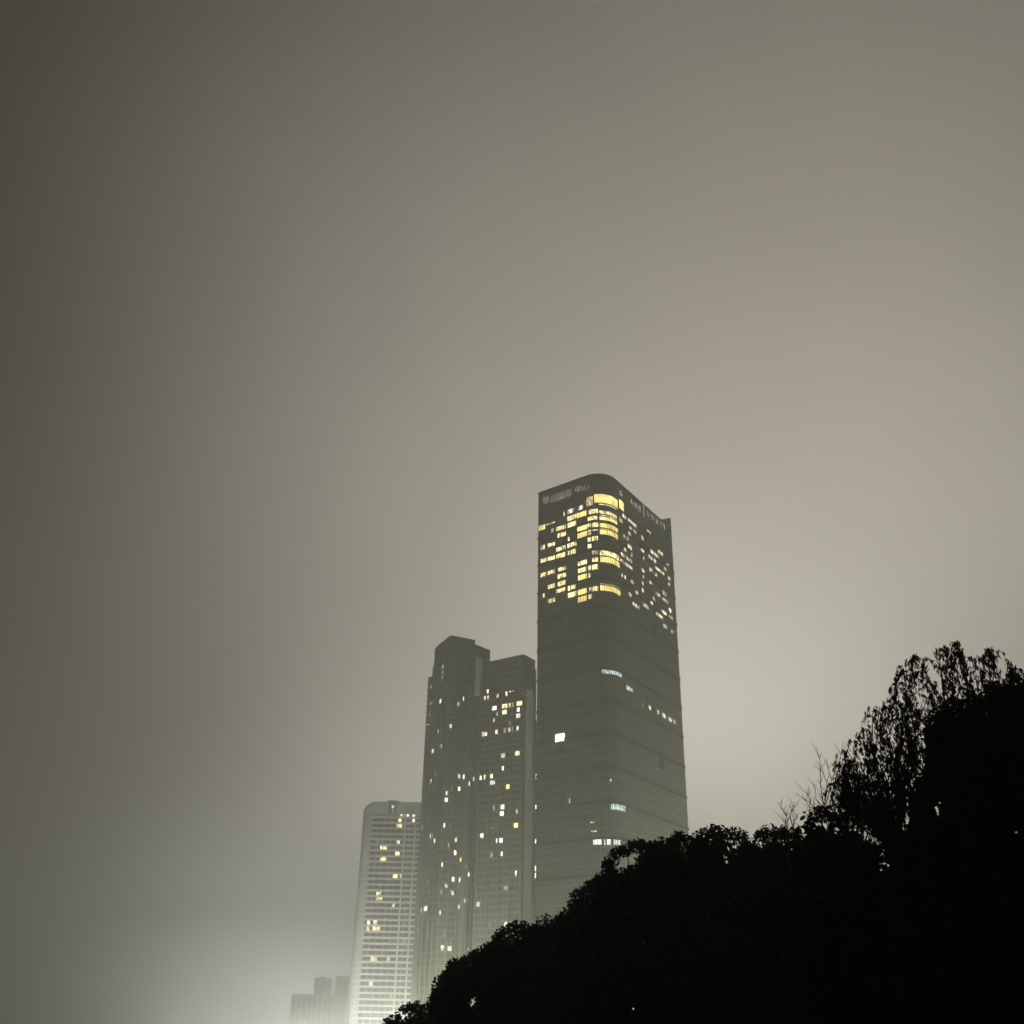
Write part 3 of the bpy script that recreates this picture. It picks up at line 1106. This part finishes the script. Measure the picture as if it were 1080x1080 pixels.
def weeping(label, D, centre_u, vbase, tufts, fills, leaf=0.1):
    """arching limbs whose tips hang in long leafy strands"""
    base = at_y(centre_u, 1080, D)
    ro = empty('weeping_tree', (base.x, D, 0), label, 'tree', 'drooping trees at the right')
    mpp = D / F
    tr, br, st = MB(), MB(), MB()
    fork = at_y(centre_u, vbase, D)
    limb(tr, (base.x, D, -0.05), fork, 0.17, 0.12, 0.03)
    leaves = []
    for (u, v, nst, len_px, spread) in tufts + fills:
        tip = at_y(u, v, D + random.uniform(-0.9, 0.9))
        root_ = Vector(fork) + (tip - fork) * random.uniform(0.0, 0.3)
        pts = limb(br, root_, tip, 0.022, 0.006, 0.09, 6)
        for s in range(nst):
            st0 = tip + Vector((random.gauss(0, spread * mpp), random.gauss(0, spread * mpp), random.uniform(-spread * 1.3, 0.3 * spread) * mpp))
            if s % 3 == 0:
                st0 = pts[random.choice((4, 5))] + Vector((random.gauss(0, 0.05), random.gauss(0, 0.05), 0))
            L = len_px * mpp * random.uniform(0.5, 1.15)
            sd = random.uniform(0, 2 * math.pi)
            out = Vector((math.cos(sd), math.sin(sd), 0)) * L * random.uniform(0.12, 0.42)
            line = []
            for i in range(7):
                f = i / 6
                line.append(st0 + out * math.sin(f * 1.6) + Vector((0, 0, -L * f ** 1.3 + 0.18 * L * math.sin(f * math.pi) * (1 - f))))
            br.tube(line, [0.005 * (1 - 0.6 * i / 6) for i in range(7)], 3)
            nl = int(L / 0.023)
            for _ in range(nl):
                f = random.random() * 5.999
                i = int(f)
                q = line[i].lerp(line[i + 1], f - i)
                leaves.append((q.x + random.gauss(0, 0.022), q.y + random.gauss(0, 0.022), q.z - 0.03))
    tr.build('trunk', M['bark'], ro)
    br.build('branches', M['bark'], ro)
    leaf_mesh('crown', np.array(leaves), leaf, ro, M['leaf_dry'], droop=1.1, aspect=0.30)
    return ro


tA = [(884, 806, 7, 40, 4), (893, 790, 6, 45, 4), (902, 775, 8, 45, 4), (913, 768, 7, 45, 5), (920, 752, 6, 45, 4), (928, 745, 9, 50, 5), (938, 735, 9, 50, 5), (948, 722, 9, 55, 5),
      (953, 704, 8, 45, 3), (960, 693, 10, 50, 4), (967, 689, 10, 50, 4), (975, 699, 8, 30, 4)]
fA = []
random.seed(21)
for _ in range(64):
    u = random.uniform(880, 982)
    vt = interp([(880, 806), (902, 775), (928, 745), (948, 722), (966, 690), (982, 712)], u)
    v = vt + 14 + (random.random() ** 1.1) * (868 - vt - 30)
    fA.append((u, v, random.choice((4, 5, 6)), 40, 6))
weeping('tree with drooping leafy strands, left of the large black tree', 20, 945, 905, tA, fA)
tB = [(990, 684, 11, 28, 4), (997, 680, 7, 30, 4), (1005, 677, 10, 40, 4), (1012, 684, 9, 42, 4), (1018, 692, 8, 46, 4), (1024, 706, 6, 40, 4), (984, 722, 6, 30, 5), (994, 718, 6, 30, 5)]
fB = []
for _ in range(14):
    u = random.uniform(982, 1030)
    fB.append((u, random.uniform(722, 775), 6, 36, 6))
weeping('drooping tree top showing above the black tree, tallest tuft', 18.5, 1008, 850, tB, fB)
tC = [(1036, 690, 9, 30, 3), (1042, 684, 9, 36, 4), (1048, 684, 8, 32, 4), (1063, 697, 4, 16, 3), (1072, 704, 6, 20, 4), (1082, 700, 6, 24, 4)]
fC = []
for _ in range(14):
    u = random.uniform(1030, 1090)
    fC.append((u, random.uniform(708, 760), 6, 34, 6))
weeping('drooping tree top at the right edge behind the black tree', 18, 1056, 850, tC, fC)


def bare_sapling(label, D, ub, vb, tips):
    base = at_y(ub, 1080, D)
    ro = empty('bare_sapling', (base.x, D, 0), label, 'sapling', 'bare saplings')
    fork = at_y(ub, vb, D)
    mb = MB()
    limb(mb, (base.x, D, -0.05), fork, 0.035, 0.02, 0.02)
    mb.build('trunk', M['bark'], ro)
    mb = MB()
    for u, v in tips:
        tip = at_y(u, v, D + random.uniform(-0.5, 0.5))
        pts = limb(mb, fork, tip, 0.014, 0.0035, 0.05, 7)
        for i in range(2, 7):
            for sgn in (-1, 1):
                if random.random() < 0.75:
                    q = pts[i] if i < len(pts) else pts[-1]
                    d = (tip - fork).normalized()
                    side = Vector((sgn * random.uniform(0.3, 0.8), random.uniform(-0.5, 0.5), 0))
                    L = random.uniform(0.14, 0.4)
                    limb(mb, q, q + (d + side).normalized() * L, 0.006, 0.0025, 0.05, 3)
    mb.build('branches', M['bark'], ro)


bare_sapling('bare twiggy sapling rising at the left of the drooping tree', 22, 876, 885, [(861, 788), (866, 806), (872, 801), (858, 826), (890, 781), (882, 800), (850, 832), (855, 846), (897, 800), (846, 838)])
bare_sapling('small bare sapling with two thin stems, farthest left of the bare ones', 25, 831, 890, [(824, 843), (837, 845), (829, 856), (842, 858)])

# ================================================================== ADDED UNSEEN LAMPS THAT LIGHT THE LOW HAZE AND TOWER FEET
def added_lamp_post(x, y, h, watts, label, m_):
    ro = empty('added_lamp', (x, y, 0), label, 'added lamp', 'added unseen lamps lighting the low haze')
    mb = MB()
    mb.tube([(x, y, 0), (x, y, 0.6), (x, y, 0.65), (x, y, h - 0.5)], [0.16, 0.15, 0.08, 0.06], 10)
    mb.build('pole', M['bark'], ro)
    mb = MB()
    mb.tube([(x, y, h - 0.55), (x, y, h - 0.38)], [0.1, 0.2], 12)
    mb.build('collar', M['bark'], ro)
    mb = MB()
    r = 0.4
    nu, nv = 10, 6
    vs = [(x, y, h - r), (x, y, h + r)]
    fs = []
    for j in range(1, nv):
        for i in range(nu):
            p, q = math.pi * j / nv, 2 * math.pi * i / nu
            vs.append((x + r * math.sin(p) * math.cos(q), y + r * math.sin(p) * math.sin(q), h - r * math.cos(p)))
    for i in range(nu):
        j = (i + 1) % nu
        fs.append((0, 2 + j, 2 + i))
        fs.append((1, 2 + (nv - 2) * nu + i, 2 + (nv - 2) * nu + j))
        for k in range(nv - 2):
            fs.append((2 + k * nu + i, 2 + k * nu + j, 2 + (k + 1) * nu + j, 2 + (k + 1) * nu + i))
    mb.add(vs, fs)
    mb.build('glowing_globe', m_, ro, smooth=True)


def globe_mat(name, watts, col=(0.95, 1.0, 0.73)):
    m, nt, bs = new_mat(name)
    bs.inputs['Emission Color'].default_value = (*col, 1)
    bs.inputs['Emission Strength'].default_value = watts / (4 * math.pi ** 2 * 0.16)
    return m


for grp, h_, watts, lab in (
        ([(20, 420), (45, 420), (70, 420), (95, 420)], 6, 37000, 'added unseen globe lamp at the foot of the hotel tower'),
        ([(150, 420), (170, 450), (190, 480)], 6, 146000, 'added unseen bright globe lamp right of the hotel'),
        ([(-75, 470), (-63, 470), (-50, 470)], 3.7, 14500, 'added unseen low globe lamp before the tallest dark apartment tower'),
        ([(-110, 640), (-90, 640), (-70, 640)], 3.9, 90000, 'added unseen bright low globe lamp before the balcony tower'),
        ([(-345, 1230), (-300, 1230), (-255, 1230), (-210, 1230)], 4.3, 70000, 'added unseen low globe lamp far off in front of the faint blocks'),
        ([(-40, 480), (-30, 480)], 6, 52000, 'added unseen bright globe lamp at the foot of the tallest dark apartment tower')):
    gm = globe_mat('lamp_globe', watts, (0.98, 1.0, 0.90) if grp[0][1] > 600 else (0.95, 1.0, 0.73))
    for x, y in grp:
        added_lamp_post(x, y, h_, watts, lab, gm)

# ================================================================== GROUND
mb = MB()
xs_ = np.linspace(-1490, 1490, 30)
ys_ = np.linspace(-240, 2440, 27)
mb.add([(x, y, 0) for y in ys_ for x in xs_],
       [(j * 30 + i, j * 30 + i + 1, (j + 1) * 30 + i + 1, (j + 1) * 30 + i) for j in range(26) for i in range(29)])
g = mb.build('ground', M['ground'])
g['kind'] = 'structure'

# ================================================================== HAZE
DENS = 0.00110
mb = MB()
mb.prism([(-1500, -250), (1500, -250), (1500, 2450), (-1500, 2450)], -1.0, 252.0)
hm = bpy.data.materials.new('haze_air')
hm.use_nodes = True
nt = hm.node_tree
for n_ in list(nt.nodes):
    if n_.type != 'OUTPUT_MATERIAL':
        nt.nodes.remove(n_)
pv = nt.nodes.new('ShaderNodeVolumePrincipled')
pv.inputs['Color'].default_value = (0.97, 0.97, 0.965, 1)
pv.inputs['Density'].default_value = DENS
pv.inputs['Anisotropy'].default_value = 0.5
nt.links.new(pv.outputs['Volume'], nt.nodes['Material Output'].inputs['Volume'])
hz = mb.build('haze', hm)
hz['kind'] = 'stuff'

# ================================================================== NIGHT SKY OVER THE CITY
W = bpy.data.worlds.new('World')
S.world = W
W.use_nodes = True
nt = W.node_tree
bg = nt.nodes['Background']
tc = nt.nodes.new('ShaderNodeTexCoord')
WARM = (1.115, 1.0, 0.82)
NEUT = (1.06, 1.0, 0.86)
COOL = (0.98, 1.0, 0.94)
GAIN = 1.0
# (pixel the glow is centred on, tightness, strength, tint)
LOBES = [((310, 1080), 400, 1.5, COOL), ((230, 1080), 200, 1.8, COOL), ((760, 860), 60, 0.75, NEUT), ((600, 700), 20, 0.335, NEUT), ((350, 600), 40, 0.028, WARM),
         ((900, 300), 8, 0.25, WARM), ((350, 250), 40, 0.062, WARM), ((250, 560), 80, 0.016, WARM), ((1060, 600), 30, 0.255, NEUT), ((430, 900), 120, 0.52, NEUT)]
LOBES = [(ray(*d).normalized(), k, a, c) for d, k, a, c in LOBES]
acc = None
# a Nishita sky with the sun below the horizon: the last trace of twilight
sky = nt.nodes.new('ShaderNodeTexSky')
sky.sky_type = 'NISHITA'
sky.sun_disc = False
sky.sun_elevation = R(-8)
sky.sun_rotation = R(200)
sc_ = nt.nodes.new('ShaderNodeVectorMath')
sc_.operation = 'SCALE'
sc_.inputs['Scale'].default_value = 0.05
nt.links.new(sky.outputs['Color'], sc_.inputs[0])
base = nt.nodes.new('ShaderNodeVectorMath')
base.operation = 'ADD'
base.inputs[1].default_value = (0.002, 0.002, 0.0017)
nt.links.new(sc_.outputs['Vector'], base.inputs[0])
acc = base.outputs['Vector']
for d, k, a, colr in LOBES:                       # city glow on the low cloud
    dt = nt.nodes.new('ShaderNodeVectorMath')
    dt.operation = 'DOT_PRODUCT'
    dt.inputs[1].default_value = d
    nt.links.new(tc.outputs['Generated'], dt.inputs[0])
    ml = nt.nodes.new('ShaderNodeMath')
    ml.operation = 'MULTIPLY_ADD'
    ml.inputs[1].default_value = k
    ml.inputs[2].default_value = -k
    nt.links.new(dt.outputs['Value'], ml.inputs[0])
    ex = nt.nodes.new('ShaderNodeMath')
    ex.operation = 'EXPONENT'
    nt.links.new(ml.outputs[0], ex.inputs[0])
    vs = nt.nodes.new('ShaderNodeVectorMath')
    vs.operation = 'SCALE'
    vs.inputs[0].default_value = [c_ * a * GAIN for c_ in colr]
    nt.links.new(ex.outputs[0], vs.inputs['Scale'])
    ad = nt.nodes.new('ShaderNodeVectorMath')
    ad.operation = 'ADD'
    nt.links.new(acc, ad.inputs[0])
    nt.links.new(vs.outputs['Vector'], ad.inputs[1])
    acc = ad.outputs['Vector']
# thin uneven cloud
cn = nt.nodes.new('ShaderNodeTexNoise')
cn.inputs['Scale'].default_value = 3.2
cn.inputs['Detail'].default_value = 5.0
cn.inputs['Roughness'].default_value = 0.6
nt.links.new(tc.outputs['Generated'], cn.inputs['Vector'])
cm = nt.nodes.new('ShaderNodeMath')
cm.operation = 'MULTIPLY_ADD'
cm.inputs[1].default_value = 0.26
cm.inputs[2].default_value = 0.87
nt.links.new(cn.outputs['Fac'], cm.inputs[0])
cs = nt.nodes.new('ShaderNodeVectorMath')
cs.operation = 'SCALE'
nt.links.new(acc, cs.inputs[0])
nt.links.new(cm.outputs[0], cs.inputs['Scale'])
nt.links.new(cs.outputs['Vector'], bg.inputs['Color'])
bg.inputs['Strength'].default_value = 1.0

# ================================================================== RENDER SETTINGS
S.render.engine = 'CYCLES'
S.view_settings.view_transform = 'Standard'
S.view_settings.look = 'None'
S.view_settings.exposure = 0.0
S.view_settings.gamma = 1.0
S.cycles.use_denoising = True
S.cycles.volume_bounces = 3
S.cycles.max_bounces = 6
S.cycles.diffuse_bounces = 2
S.cycles.glossy_bounces = 2
S.render.dither_intensity = 1.0
